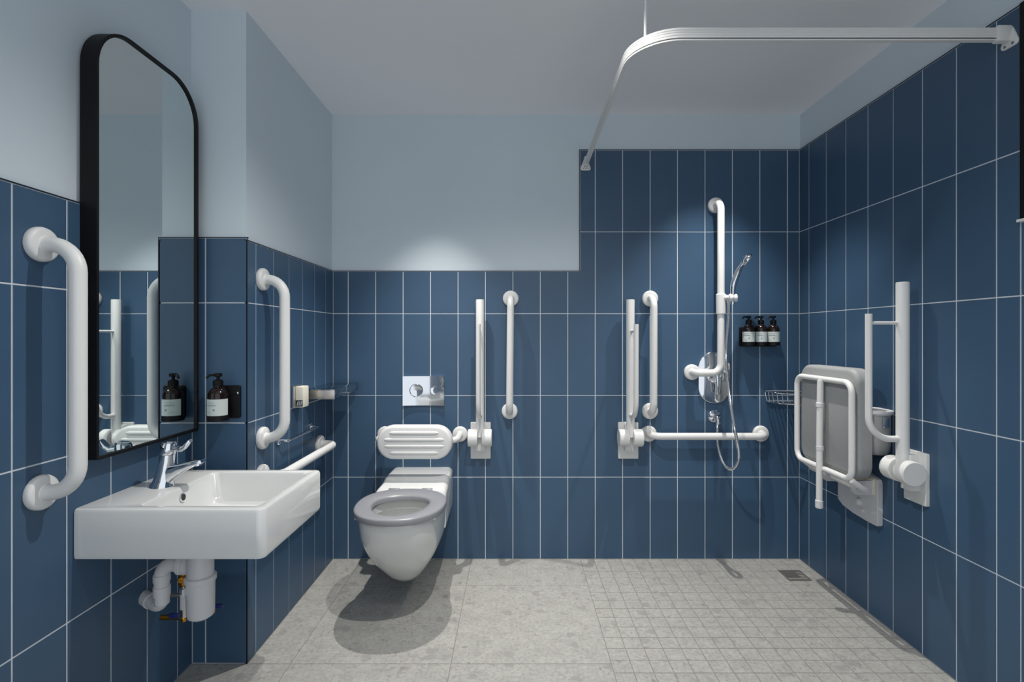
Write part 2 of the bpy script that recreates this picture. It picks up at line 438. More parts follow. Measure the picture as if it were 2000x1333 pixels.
# flip-up support rails
def flip_rail(label, loc, rz, top=1.425, base=0.655, mir=1):
    t = thing('folding_support_rail', label, 'support rail', loc, rz, 'folded-up support rails')
    zb = base
    b = NB(); slab(b, rrect(-.055, .055, -.1, .1, .004, 2), wallconv, 0, .014, .003); link('wall_plate', b, 'white', t)
    b = NB(); box(b, -.026, .026, -.05, -.012, -.05, .09, .004); link('hinge_block', b, 'white', t)
    for x0, x1 in ((-.064, -.012), (.012, .064)):
        s = 1 if x1 > 0.05 else -1
        b = NB(); e0, e1 = (x0, x1) if s > 0 else (x1, x0)
        L_ = abs(e1-e0)
        lathe(b, [(.045, 0), (.047, .002), (.047, L_-.004), (.044, L_)], (e0, -.062, .025), (s, 0, 0), 36)
        link('hinge_drum', b, 'white', t)
    zt_ = top-zb
    b = NB(); tube(b, [(0, -.06, .03), (0, -.06, .5), (0, -.06, zt_-.004), (0, -.06, zt_)], [.0225, .0225, .0225, .021], 24); link('main_tube', b, 'white', t)
    lz0, lz1 = .147, .634
    b = NB(); tube(b, fillet([(0, -.07, lz0), (0, -.192, lz0), (0, -.192, lz1)], .085, 10), .0125, 16); link('lower_tube', b, 'white', t)
    b = NB(); tube(b, [(0, -.07, lz1-.036), (0, -.185, lz1-.036)], .007, 12); link('strut', b, 'white', t)
    return t
flip_rail('white folded-up support rail on back wall right beside the toilet', (-.186, YB, .655), 0)
flip_rail('white folded-up support rail in the middle of back wall beside the shower area', (.624, YB, .655), 0)
flip_rail('white folded-up support rail on right wall in front of the shower seat', (XR, 1.977, .68), -PI/2, 1.437, .68)

# ------------------------------------------------------------------ mirror
t = thing('wall_mirror', 'tall black framed mirror with rounded top corners above the basin', 'mirror', (XL, 1.64, .88), PI/2)
mw, mh, md = .228, 1.245, .046
def mo(d): return rrect(-mw+d, mw-d, d, mh-d, [max(.004, .008-d), max(.004, .008-d), .135-d, .135-d], 12)
b = NB(); o_, i_ = mo(0), mo(.009)
loft(b, [[wallconv(u, v, 0) for u, v in o_], [wallconv(u, v, md) for u, v in o_], [wallconv(u, v, md) for u, v in i_], [wallconv(u, v, md-.012) for u, v in i_]], True, False)
link('frame', b, 'black', t)
b = NB(); slab(b, mo(.0085), wallconv, md-.012, md-.006); link('mirror_glass', b, 'mirror', t, smooth=False)

# ------------------------------------------------------------------ basin
bx0, bx1, by0, by1, bz0, bz1 = XL, -.686, 1.39, 1.812, .612, .752
t = thing('washbasin', 'white rectangular wall-hung ceramic washbasin under the mirror', 'basin', (XL, 1.60, .612))
lo = Vector((XL, 1.60, .612))
def L3(p): return Vector(p)-lo
b = NB(); R4 = [.004, .022, .022, .004]
def ring(d, z, rr=None): return [L3((u, v, z)) for u, v in rrect(bx0, bx1-d, by0+d, by1-d, rr or [.004, max(.006, .022-d), max(.006, .022-d), .004], 6)]
ix0, ix1, iy0, iy1 = -1.052, -.716, 1.424, 1.776
def iring(d, z, rr): return [L3((u, v, z)) for u, v in rrect(ix0+d, ix1-d, iy0+d, iy1-d, rr, 6)]
loft(b, [iring(-.005, bz0+.03, .03), ring(.05, bz0+.006), ring(.012, bz0), ring(.003, bz0+.003), ring(0, bz0+.012), ring(0, bz1-.009), ring(.003, bz1-.0025), ring(.009, bz1),
         iring(-.005, bz1, .02), iring(-.001, bz1-.002, .022), iring(.003, bz1-.01, .024), iring(.010, bz1-.075, .035), iring(.02, bz1-.096, .045), iring(.04, bz1-.104, .05)])
link('bowl', b, 'ceramic', t)
b = NB(); lathe(b, [(.014, 0), (.014, .003), (.0105, .004), (.0105, -.001), (.001, -.001)], L3((ix0+.0065, 1.60, bz1-.033)), (1, 0, .08), 24); link('overflow_ring', b, 'chrome', t)
b = NB(); lathe(b, [(.0095, 0), (.0095, .0042), (.001, .0042)], L3((ix0+.0065, 1.60, bz1-.033)), (1, 0, .08), 20); link('overflow_hole_shade', b, 'rubber_shade', t)  # solid dark disc, its colour stands in for shade inside the overflow
b = NB(); lathe(b, [(.03, -.002), (.031, .001), (.027, .003), (.02, .002), (.001, .0015)], L3((-.96, 1.60, bz1-.104)), (0, 0, 1), 28); link('waste_ring', b, 'chrome', t)

# tap (local: out of wall = -y)
t = thing('basin_tap', 'chrome lever mixer tap on the white basin', 'tap', (-1.112, 1.61, bz1), PI/2)
b = NB()
def ell(cx, cy, rx, ry, z, n=28, tl=0): return [(cx+rx*math.cos(2*PI*k/n), cy+ry*math.sin(2*PI*k/n), z+tl*ry*math.sin(2*PI*k/n)) for k in range(n)]
loft(b, [ell(0, .004, .034, .036, 0), ell(0, .004, .033, .035, .004), ell(0, 0, .027, .029, .02), ell(0, -.006, .0235, .025, .05), ell(0, -.011, .0225, .0235, .08), ell(0, -.014, .0225, .0225, .1)])
link('body', b, 'chrome', t)
b = NB()
sp = [((0, -.01, .035), .02, .026), ((0, -.035, .047), .019, .019), ((0, -.065, .06), .018, .013), ((0, -.095, .071), .0175, .0095), ((0, -.118, .078), .0165, .0075), ((0, -.126, .0805), .013, .005)]
rings = []
for (x, y, z), rx, rz_ in sp: rings.append([(x+rx*u, y+.35*rz_*v, z+rz_*v) for u, v in rrect(-1, 1, -1, 1, .55, 4)])
loft(b, rings); link('spout', b, 'chrome', t)
b = NB(); lathe(b, [(.012, 0), (.013, .002), (.013, .01), (.009, .011)], (0, -.108, .075), (0, -.2, -1), 20); link('aerator', b, 'chrome', t)
b = NB(); loft(b, [ell(0, -.014, .0225, .0225, .101), ell(0, -.0145, .024, .024, .104), ell(0, -.017, .0235, .0235, .132, tl=-.12), ell(0, -.018, .019, .019, .139, tl=-.12), ell(0, -.018, .004, .004, .141)]); cap = link('cartridge_cap', b, 'chrome', t)
b = NB(); rings = []
for y, z, w, h in ((-.02, .128, .015, .011), (-.04, .121, .0135, .009), (-.056, .116, .013, .007), (-.07, .124, .0125, .006), (-.083, .139, .012, .0055), (-.087, .144, .008, .004)):
    rings.append([(w*u, y+h*.4*v, z+h*v) for u, v in rrect(-1, 1, -1, 1, .5, 3)])
loft(b, rings); link('lever', b, 'chrome', cap)

# waste trap and valves below basin
t = thing('bottle_trap', 'white plastic bottle trap and waste pipe under the basin', 'trap', (-.988, 1.60, .34))
b = NB(); lathe(b, [(.001, 0), (.026, .001), (.036, .008), (.0395, .022), (.0405, .12)], (0, 0, 0), n=36); link('cup', b, 'plastic', t)
b = NB(); lathe(b, [(.041, .116), (.0445, .118), (.0445, .132), (.041, .135)], (0, 0, 0), n=36); link('collar', b, 'plastic', t)
b = NB(); lathe(b, [(.0375, .133), (.0375, .2), (.034, .209), (.02, .212), (.017, .225), (.017, .272)], (0, 0, 0), n=36); link('trap_body', b, 'plastic', t)
b = NB(); box(b, -.03, -.024, -.046, -.03, .085, .11, .002); link('clip', b, 'plastic', t)
zp = .168
b = NB(); lathe(b, [(.024, 0), (.031, .004), (.031, .012), (.029, .014), (.029, .018), (.031, .02), (.031, .03), (.025, .034)], (-.034, 0, zp), (-1, 0, 0), 30); link('union_nut', b, 'plastic', t)
b = NB(); tube(b, fillet([(-.06, 0, zp), (-.122, 0, zp), (-.122, 0, .045), (-.122, .028, .045), (-.215, .028, .045)][:3]+[(-.122, .0, .035), (-.222, .058, .035)], .034, 8), .0215, 24); pipe = link('waste_pipe', b, 'plastic', t)
for z in (.13, .085):
    b = NB(); lathe(b, [(.0215, 0), (.024, .001), (.024, .022 if z > .1 else .03), (.0215, .023 if z > .1 else .031)], (-.122, 0, z-.015), n=28); link('pipe_joint', b, 'plastic', pipe)
b = NB(); lathe(b, [(.0235, 0), (.0235, .012), (.0215, .013)], (-.178, .0325, .035), (-1, .58, 0), 28); link('pipe_joint', b, 'plastic', pipe)
t = thing('isolating_valve', 'brass isolating valve and pipe between the white trap and waste pipe', 'valve', (-1.083, 1.665, .305))
b = NB(); tube(b, [(0, 0, .0), (0, 0, .06), (0, 0, .33)], .0075, 14); link('supply_pipe', b, 'steel', t)
b = NB(); lathe(b, [(.011, 0), (.014, .003), (.014, .05), (.011, .054)], (0, 0, .105), n=20); v = link('valve_body', b, 'brass', t)
b = NB(); lathe(b, [(.012, 0), (.012, .008), (.009, .011), (.004, .011), (.003, .009)], (0, -.008, .13), (.3, -1, 0), 20); link('slotted_screw', b, 'brass', v)
b = NB(); lathe(b, [(.012, 0), (.0125, .003), (.0125, .018), (.012, .02)], (0, 0, .08), n=6); link('compression_nut', b, 'chrome', t)
b = NB(); lathe(b, [(.0105, 0), (.0115, .002), (.0115, .05), (.009, .052)], (0, 0, .028), n=20); link('hose_sleeve', b, 'plastic', t)
b = NB(); tube(b, fillet([(0, 0, -.012), (0, 0, -.03), (-.15, 0, -.03)][0:1]+[(0, 0, .0), (-.075, 0, .0)], .004, 3), .008, 14); link('wall_elbow', b, 'brass', t)
b = NB(); box(b, -.04, -.005, -.016, -.008, .004, .02, .003); link('blue_handle', b, 'bluecap', t)
t = thing('drain_valve', 'small brass valve with blue handle just below the white trap', 'valve', (-1.012, 1.70, .30))
b = NB(); lathe(b, [(.008, 0), (.01, .003), (.01, .03), (.007, .034)], (0, 0, 0), n=18); link('valve_body', b, 'brass', t)
b = NB(); tube(b, fillet([(0, 0, .03), (0, 0, .06), (-.194, 0, .06)], .012, 5), .007, 12); link('supply_pipe', b, 'steel', t)
b = NB(); box(b, .006, .036, -.006, .006, .018, .03, .003); link('blue_handle', b, 'bluecap', t)

# ------------------------------------------------------------------ soap bottles on wall holders
def bottle(label, loc, rz=0, r=.034, h=.168, group='amber pump soap bottles'):
    t = thing('soap_bottle', label, 'soap bottle', loc, rz, group)
    b = NB(); hb = h*.62
    lathe(b, [(r*.9, 0), (r, .005), (r, hb*.86), (r*.93, hb*.95), (r*.7, hb*1.06), (r*.42, hb*1.13), (r*.4, hb*1.2)], (0, 0, 0), n=30); link('glass_body', b, 'amber', t)
    b = NB(); lathe(b, [(r*.48, hb*1.16), (r*.5, hb*1.18), (r*.5, hb*1.36), (r*.3, hb*1.39), (r*.16, hb*1.4), (r*.16, hb*1.52)], (0, 0, 0), n=24); pump = link('pump_collar', b, 'black', t)
    b = NB(); lathe(b, [(r*.34, hb*1.5), (r*.4, hb*1.52), (r*.4, hb*1.6), (r*.3, hb*1.62)], (0, 0, 0), n=20)
    tube(b, fillet([(0, 0, hb*1.56), (-r*.75, -r*.3, hb*1.56), (-r*1.0, -r*.4, hb*1.46)], .004, 3), r*.13, 10); link('nozzle', b, 'black', pump)
    # label: a curved sheet round the front
    b = NB(); ra = r+.0006; z0, z1 = hb*.14, hb*.72
    rings = []
    for k in range(15):
        a = -PI/2 + math.radians(-84+168*k/14)
        c, s = math.cos(a), math.sin(a)
        rings.append([(ra*c, ra*s, z0), ((ra+.0006)*c, (ra+.0006)*s, z0), ((ra+.0006)*c, (ra+.0006)*s, z1), (ra*c, ra*s, z1)])
    loft(b, rings); lab = link('paper_label', b, 'label', t)
    b = NB(); rb = ra+.0007
    for zf, a0, a1, th in ((.80, -48, 0, .0016), (.66, -52, 8, .0022), (.60, -52, 12, .0010), (.36, -6, 4, .007), (.2, -50, -20, .001)):
        z = z0+(z1-z0)*zf; rings = []
        for k in range(5):
            a = -PI/2+math.radians(a0+(a1-a0)*k/4); c, s = math.cos(a), math.sin(a)
            rings.append([(rb*c, rb*s, z-th/2), ((rb+.0003)*c, (rb+.0003)*s, z-th/2), ((rb+.0003)*c, (rb+.0003)*s, z+th/2), (rb*c, rb*s, z+th/2)])
        loft(b, rings)
    link('printed_lines', b, 'ink', lab, smooth=False)
    return t
def holder(label, loc, w, z0, z1, cups, r, x0=None):
    t = thing('bottle_holder', label, 'bottle holder', loc)
    a, c = (-w/2, w/2) if x0 is None else x0
    b = NB(); slab(b, rrect(a, c, z0, z1, .008, 4), wallconv, 0, .008, .002); link('back_plate', b, 'black', t)
    for x in cups:
        b = NB(); lathe(b, [(r*.6, -.006), (r*1.06, -.006), (r*1.06, .014), (r*1.02, .014), (r*1.02, -.001), (r*.6, -.001)], (x, -.008-r*1.02, 0), n=28); link('cup', b, 'black', t)
    return t
b1 = (-1.085, YP, .925)
th = holder('black wall holder for the single soap bottle on the pier', b1, 0, -.004, .118, [0], .034, (-.02, .062))
b = NB(); lathe(b, [(.0045, 0), (.0045, .003), (.003, .004)], (.053, -.008, .09), (0, -1, 0), 14); link('lock_screw', b, 'chrome', th)
bottle('single dark soap bottle with pale label on the pier beside the mirror', (b1[0], YP-.008-.0347, .9245), .15, .034, .166)
hz = 1.183
holder('black wall holder carrying the three soap bottles in the shower', (1.338, YB, hz), .205, -.012, .095, [-.067, 0, .067], .031)
for dx, nm in ((-.067, 'left dark soap bottle of the three in the shower'), (0, 'middle dark soap bottle of the three in the shower'), (.067, 'right dark soap bottle of the three, nearest the corner')):
    bottle(nm, (1.338+dx, YB-.008-.0316, hz-.0005), -.35, .031, .155)

# ------------------------------------------------------------------ shelf, box, roll holder on pier
b = NB(); sy0, sy1 = 2.40, 2.76
t = thing('steel_shelf', 'brushed stainless steel shelf on the pier above the toilet roll holder', 'shelf', (XP, sy0, .975))
box(b, 0, .15, 0, sy1-sy0, -.004, 0, .001); link('shelf_top', b, 'polished', t)
b = NB(); box(b, 0, .15, 0, .003, -.046, -.004, .001); link('end_lip', b, 'steel', t)
b = NB(); box(b, .147, .15, .003, sy1-sy0, -.04, -.004, .001); link('front_lip', b, 'polished', t)
b = NB(); box(b, 0, .003, .003, sy1-sy0, -.05, -.004, .001); link('back_flange', b, 'steel', t)
t = thing('wall_box', 'small cream wall box with dark printed corner beside the steel shelf', 'wall box', (XP, 2.29, .905))
b = NB(); box(b, 0, .014, -.012, .07, -.002, .098, .003); link('back_plate', b, 'steel', t)
b = NB(); box(b, .014, .05, -.004, .06, .0, .095, .005); link('housing', b, 'cream', t)
b = NB(); box(b, .017, .047, -.0048, -.0035, .006, .034); lab = link('sticker', b, 'darkink', t, smooth=False)
b = NB()
for k in range(3):
    x = .021+k*.008
    vs = [(x, .01), (x+.004, .01), (x+.009, .03), (x+.005, .03)]
    loft(b, [[(u, -.0049, v) for u, v in vs], [(u, -.0054, v) for u, v in vs]])
link('printed_stripes', b, 'label', lab, smooth=False)
t = thing('toilet_roll_holder', 'empty chrome toilet roll holder on the pier below the shelf', 'roll holder', (XP, 2.145, .785), PI/2)
for x in (0, .34):
    b = NB(); lathe(b, [(.018, 0), (.019, .002), (.019, .007), (.016, .009), (.008, .009)], (x, 0, 0), (0, -1, 0), 24); link('rosette', b, 'chrome', t)
b = NB(); tube(b, fillet([(0, -.004, 0), (0, -.042, 0), (.34, -.042, 0), (.34, -.004, 0)], .014, 6), .006, 14); link('bar', b, 'chrome', t)

# ------------------------------------------------------------------ flush plate
t = thing('flush_plate', 'chrome dual flush plate on back wall above the toilet', 'flush plate', (-.499, YB, .9275))
b = NB(); pw, ph = .1135, .0805; rings = []
nx, nz = 24, 2
for k in range(nx+1):
    x = -pw+2*pw*k/nx; d = .010+.009*(abs(x)/pw)**2.6
    rings.append([(x, 0, -ph), (x, -d, -ph), (x, -d, ph), (x, 0, ph)])
loft(b, rings); link('plate', b, 'chrome', t, angle=30)
for x, r, nm in ((-.04, .037, 'large_button'), (.06, .025, 'small_button')):
    b = NB(); lathe(b, [(r, .008), (r, .013), (r*.94, .015), (r*.88, .0125), (r*.6, .0115), (.001, .011)], (x, 0, .002), (0, -1, 0), 36); link(nm, b, 'chrome', t)

# ------------------------------------------------------------------ toilet
TX = -.505
t = thing('toilet', 'white wall-hung toilet with grey seat ring, no lid', 'toilet', (TX, YB, 0))
CY = -.52  # star centre for horizontal sections, local y (wall = 0)
NA = 72
def sec(hw, front, z, back=0.0, p=2.25, cy=CY, dz=0.0):
    out = []
    for k in range(NA):
        a = 2*PI*k/NA; c, s = math.cos(a), math.sin(a)
        if s >= 0:      # towards wall: rounded box
            q = 6; tt = min(1, s*2.0); lx, ly = hw*(1-tt)+min(hw, .164)*tt, back-cy
        else:
            q = p; lx, ly = hw, cy-front
        rr = (abs(c/lx)**q+abs(s/ly)**q)**(-1/q)
        out.append((rr*c, cy+rr*s, z+dz*max(0, -s)))
    return out
def ellr(hw, f, bk, z, p=2.2, cy=CY):
    out = []
    for k in range(NA):
        a = 2*PI*k/NA; c, s = math.cos(a), math.sin(a); ly = (bk-cy) if s >= 0 else (cy-f)
        rr = (abs(c/hw)**p+abs(s/ly)**p)**(-1/p); out.append((rr*c, cy+rr*s, z))
    return out
b = NB()
PC = -.40
secs = [sec(h_, f_, z_, k_, cy=PC, p=2.2+.9*min(1, max(0, (z_-.12)/.25))) for h_, f_, z_, k_ in ((.022, -.455, .106, -.2), (.045, -.475, .108, -.16), (.066, -.502, .119, -.11), (.092, -.545, .15, -.05), (.122, -.60, .2, 0), (.142, -.636, .236, 0), (.159, -.664, .275, 0), (.171, -.69, .315, 0), (.178, -.714, .365, 0), (.181, -.730, .42, 0), (.181, -.734, .445, 0), (.178, -.731, .453, 0))]
secs += [
        ellr(.135, -.69, -.37, .453), ellr(.128, -.683, -.38, .449), ellr(.125, -.68, -.385, .415), ellr(.14, -.69, -.375, .405), ellr(.135, -.68, -.38, .36), ellr(.10, -.62, -.40, .26), ellr(.06, -.55, -.42, .2), ellr(.02, -.53, -.47, .19)]
loft(b, secs); link('pan', b, 'ceramic', t, angle=50)
b = NB()
prof = [(-.34, .45), (-.337, .472), (-.322, .484), (-.23, .488), (-.20, .495), (-.165, .505), (-.02, .508), (0, .506)]
rings = []
for y, z in prof:
    hw = .165+.008*min(1, max(0, (-y-.05)/.25))
    hw -= .006 if y in (-.34,) else 0
    rings.append([(u, y, max(v, .25)) for u, v in [(-hw+.003, .30)]+[(-hw, .33)]+[(-hw+.028*(1-math.cos(a))-0, z-.028*(1-math.sin(a))) for a in [PI/2*k/5 for k in range(6)]]+[(hw-.028*(1-math.cos(a)), z-.028*(1-math.sin(a))) for a in [PI/2*k/5 for k in range(5, -1, -1)]]+[(hw, .33), (hw-.003, .30)]])
loft(b, rings); link('pan_back', b, 'ceramic', t, angle=50)
b = NB()
z0, z1 = .458, .488
SO = lambda d, z: ellr(.198-d, -.757+d, -.325-d*1.0, z, 2.25, -.53)
SI = lambda d, z: ellr(.124+d, -.697-d, -.435+d, z, 2.1, -.53)
loft(b, [SO(.012, z0), SO(.002, z0+.002), SO(0, z0+.006), SO(0, z1-.007), SO(.003, z1-.002), SO(.012, z1), SI(.014, z1), SI(.003, z1-.004), SI(0, z1-.01), SI(.0, z0+.004), SI(.006, z0)], closed=True)
link('seat', b, 'seatgrey', t, angle=50)
for x in (-.08, .08):
    b = NB(); lathe(b, [(.009, 0), (.010, .002), (.010, .05), (.009, .052)], (x-.026, -.331, .479), (1, 0, 0), 18); link('seat_hinge', b, 'seatgrey', t)
for x, y in ((-.152, -.645), (.152, -.645), (-.15, -.40), (.15, -.40)):
    b = NB(); box(b, x-.02, x+.02, y-.012, y+.012, .45, .4625, .004); link('seat_buffer', b, 'plastic', t)

# backrest cushion on its rail
t = thing('toilet_cushion', 'white ribbed padded backrest on rail above the toilet', 'backrest', (TX, YB, .69))
b = NB(); tube(b, fillet([(-.206, -.004, 0), (-.206, -.185, 0), (.206, -.185, 0), (.206, -.004, 0)], .05, 8), .0165, 18); link('rail', b, 'white', t)
flange(t, -.206, 0, .042); flange(t, .206, 0, .042)
b = NB(); ol = [(u, v) for u, v in rrect(-.19, .19, -.084, .084, .082, 12)]
slab(b, ol, wallconv, .190, .245, .016); pad = link('pad', b, 'white', t)
for k, z in enumerate((.0495, .0165, -.0165, -.0495)):
    hw = .125 if k in (0, 3) else .152
    b = NB(); rings = []
    for x, s in ((-hw, .15), (-hw+.008, .75), (-hw+.02, 1), (hw-.02, 1), (hw-.008, .75), (hw, .15)):
        rings.append([(x, -.2445-.0065*s*math.sin(a), z+.0095*s*math.cos(a)) for a in [PI*q/6 for q in range(7)]])
    loft(b, rings); link('rib', b, 'white', pad)

# ------------------------------------------------------------------ shower set
t = thing('shower_grab_bar', 'tall white angled grab bar carrying the shower handset', 'shower bar', (1.104, YB, 1.03))
b = NB(); tube(b, fillet([(-.131, -.004, 0), (-.131, -.08, 0), (0, -.08, 0), (0, -.08, .917), (0, -.004, .917)], [0, .04, .05, .045, 0], 9), .019, 20); link('bar', b, 'white', t)
flange(t, -.131, 0, .043); flange(t, 0, .917, .043)
t = thing('shower_head_holder', 'white sliding handset holder clamped on the shower bar', 'handset holder', (1.104, YB-.08, 1.42))
b = NB(); lathe(b, [(.0225, -.075), (.025, -.072), (.026, 0), (.026, .03), (.0225, .034)], (0, 0, 0), n=28); link('sleeve', b, 'white', t)
b = NB(); tube(b, [(.01, -.012, .014), (.03, -.03, .012), (.05, -.04, .01)], [.014, .013, .014], 16); link('arm', b, 'white', t)
for x in (.036, .058):
    b = NB(); lathe(b, [(.016, -.011), (.0215, -.008), (.0225, 0), (.0215, .008), (.016, .011)], (x-.002, -.045, .008), (1, -.15, .05), 24); link('clamp_cup', b, 'plastic', t)
hx, hy, hz_ = 1.104+.045, YB-.125, 1.425
t = thing('shower_handset', 'chrome shower handset tilted up beside the white shower bar', 'shower handset', (hx, hy, hz_))
b = NB()
hp = fillet([(-.002, 0, -.03), (.0, 0, .07), (.03, -.004, .155), (.052, -.008, .19)], .15, 8)
n = len(hp); tube(b, hp, [.0125+.004*math.sin(PI*min(1, i/(n-1)*1.1)) for i in range(n)], 18); link('handle', b, 'chrome', t)
ax = Vector((.76, -.22, -.55)).normalized()
b = NB(); lathe(b, [(.006, -.02), (.022, -.014), (.034, -.004), (.0365, .002), (.0365, .008), (.033, .010)], (.066, -.012, .205), ax, 32); hd = link('spray_head', b, 'chrome', t)
b = NB(); lathe(b, [(.031, .009), (.0305, .012), (.001, .0125)], (.066, -.012, .205), ax, 30); link('spray_face', b, 'plastic', hd)
# hose
def P(x, y, Y): return Vector(((x-1005)*Y/993, Y, 1.225-(y-658)*Y/993))
hpts = [(1421, 582, 2.675), (1424, 600, 2.672), (1422, 640, 2.665), (1418, 690, 2.65), (1420, 730, 2.62), (1426, 780, 2.575), (1432, 820, 2.545), (1439, 860, 2.535), (1443, 888, 2.545), (1440, 907, 2.575), (1429, 917, 2.62), (1417, 911, 2.665), (1408, 893, 2.705), (1402, 866, 2.738), (1401, 840, 2.748), (1401, 829, 2.748)]
ctl = [P(*q) for q in hpts]
def catmull(c, n=12):
    o = []
    for i in range(len(c)-1):
        a, b_, d, e = c[max(0, i-1)], c[i], c[i+1], c[min(len(c)-1, i+2)]
        for k in range(n):
            s = k/n; o.append(.5*((2*b_)+(d-a)*s+(2*a-5*b_+4*d-e)*s*s+(3*b_-a-3*d+e)*s**3))
    return o+[c[-1]]
hp = catmull(ctl, 40)
# resample to even ribs
L_ = [0]
for a, c in zip(hp, hp[1:]): L_.append(L_[-1]+(c-a).length)
step = .0034; res = []; j = 0; q = 0
while q < L_[-1]:
    while L_[j+1] < q: j += 1
    f = (q-L_[j])/(L_[j+1]-L_[j]); res.append(hp[j].lerp(hp[j+1], f)); q += step
base = res[-1]
b = NB(); tube(b, [p-base for p in res], [.0085 if i % 2 else .0068 for i in range(len(res))], 12)
t = thing('shower_hose', 'ribbed chrome shower hose looping down to the wall outlet', 'shower hose', base)
link('hose', b, 'chrome', t)
b = NB(); lathe(b, [(.008, -.004), (.0095, -.002), (.0095, .022), (.008, .024)], (0, 0, 0), n=18); link('end_nut', b, 'chrome', t)
t = thing('hose_outlet', 'round chrome wall elbow outlet for the shower hose', 'wall outlet', (1.097, YB, .788))
b = NB(); lathe(b, [(.033, 0), (.034, .003), (.034, .008), (.026, .015), (.015, .018), (.013, .02)], (0, 0, 0), (0, -1, 0), 32); link('rosette', b, 'chrome', t)
b = NB(); tube(b, fillet([(0, -.01, 0), (.001, -.054, 0), (.001, -.054, -.035)], .016, 6), .012, 18); link('elbow', b, 'chrome', t)
# mixer
t = thing('shower_mixer', 'oblong chrome shower mixer plate with lever behind the bar', 'shower mixer', (1.097, YB, 1.0))
b = NB(); slab(b, rrect(-.089, .089, -.142, .142, .0885, 14), wallconv, 0, .012, .005); link('plate', b, 'chrome', t)
b = NB(); lathe(b, [(.042, .010), (.042, .03), (.036, .036), (.034, .052), (.03, .056)], (.005, 0, .01), (0, -1, 0), 36); k_ = link('knob', b, 'chrome', t)
b = NB(); rings = []
for z, w, d0, d1 in ((.02, .02, .04, .062), (-.01, .018, .042, .066), (-.05, .013, .046, .064), (-.09, .011, .047, .06), (-.098, .007, .049, .057)):
    rings.append([(.005+u*w, -(d0+d1)/2-v*(d1-d0)/2, .01+z) for u, v in rrect(-1, 1, -1, 1, .6, 3)])
loft(b, rings); link('lever', b, 'chrome', k_)
b = NB(); lathe(b, [(.012, .01), (.012, .026), (.009, .03)], (.065, 0, .035), (0, -1, 0), 18); link('diverter_button', b, 'chrome', t)

# corner wire basket
t = thing('wire_basket', 'chrome wire corner soap basket behind the folded shower seat', 'soap basket', (XR, YB, .87))
def arc(r, z, n=14): return [(-r*math.cos(a) , -r*math.sin(a), z) for a in [math.radians(3)+math.radians(84)*k/n for k in range(n+1)]]
RB = .195
b = NB(); tube(b, [(-.006, -.006, .055), (-RB, -.006, .055)]+arc(RB, .055)+[(-.006, -RB, .055), (-.006, -.006, .055)], .004, 10); link('top_rim', b, 'chrome', t)
b = NB(); tube(b, [(-.006, -.006, 0), (-RB+.01, -.006, 0)]+arc(RB-.01, 0)+[(-.006, -RB+.01, 0), (-.006, -.006, 0)], .004, 10); link('base_rim', b, 'chrome', t)
A0, A1 = arc(RB, .055, 10), arc(RB-.01, 0, 10)
for p, q in zip(A0, A1):
    b = NB(); tube(b, [p, q], .0028, 8); link('upright_wire', b, 'chrome', t)
for k in range(8):
    x = -.018-k*.021; yy = -math.sqrt(max(0, (RB-.01)**2-x*x))
    b = NB(); tube(b, [(x, -.008, 0), (x, yy, 0)], .0026, 8); link('base_wire', b, 'chrome', t)

# ------------------------------------------------------------------ folded shower seat on right wall (local: x towards camera, -y out of wall, z up)
t = thing('shower_chair', 'grey padded shower seat folded up against the right wall', 'shower seat', (XR, 2.30, .42), -PI/2)
Z = lambda z: z-.42
b = NB(); slab(b, rrect(-.222, .205, Z(.625), Z(1.09), .065, 8), lambda u, v, d: (u, -d, v), .095, .155, .02); pad = link('pad', b, 'padgrey', t)
b = NB(); slab(b, rrect(-.195, .182, Z(.65), Z(1.03), .03, 6), lambda u, v, d: (u, -d, v), .15, .159, .003); link('base_board', b, 'padgrey', pad)
fx0, fx1, fz0, fz1 = -.213, .195, Z(.628), Z(1.033)
loop = fillet([(0, -.172, fz1), (fx1, -.172, fz1), (fx1, -.172, fz0-.0), (fx0, -.172, fz0), (fx0, -.172, fz1), (0, -.172, fz1)], .045, 8)
b = NB(); tube(b, loop, .0125, 16); link('tube_frame', b, 'white', t)
b = NB(); tube(b, [(-.005, -.182, fz1-.005), (-.005, -.186, Z(.8)), (-.005, -.188, Z(.46))], .0135, 16); leg = link('support_leg', b, 'white', t)
for z in (.915, .72):
    b = NB(); lathe(b, [(.0135, -.012), (.016, -.009), (.016, .009), (.0135, .012)], (-.005, -.185, Z(z)), (0, 0, 1), 16); link('leg_clip', b, 'plastic', leg)
b = NB(); lathe(b, [(.013, 0), (.0165, .004), (.0165, .035), (.0145, .037)], (-.005, -.188, Z(.447)), (0, 0, 1), 18); link('leg_foot', b, 'plastic', leg)
ol = [(-.135, Z(.45)), (-.10, Z(.43)), (-.03, Z(.418)), (.06, Z(.413)), (.125, Z(.413)), (.133, Z(.42)), (.133, Z(.60)), (.125, Z(.612)), (.06, Z(.628)), (-.03, Z(.634)), (-.10, Z(.628)), (-.135, Z(.61))]
b = NB(); slab(b, ol, wallconv, 0, .022, .004); link('wall_plate', b, 'plastic', t)
b = NB(); box(b, -.12, .118, -.034, -.02, Z(.545), Z(.612), .004); link('cover_strip', b, 'cream', t)
b = NB(); tube(b, [(-.2, -.1, Z(.585)), (.115, -.1, Z(.585))], .02, 20); link('pivot_bar', b, 'white', t)
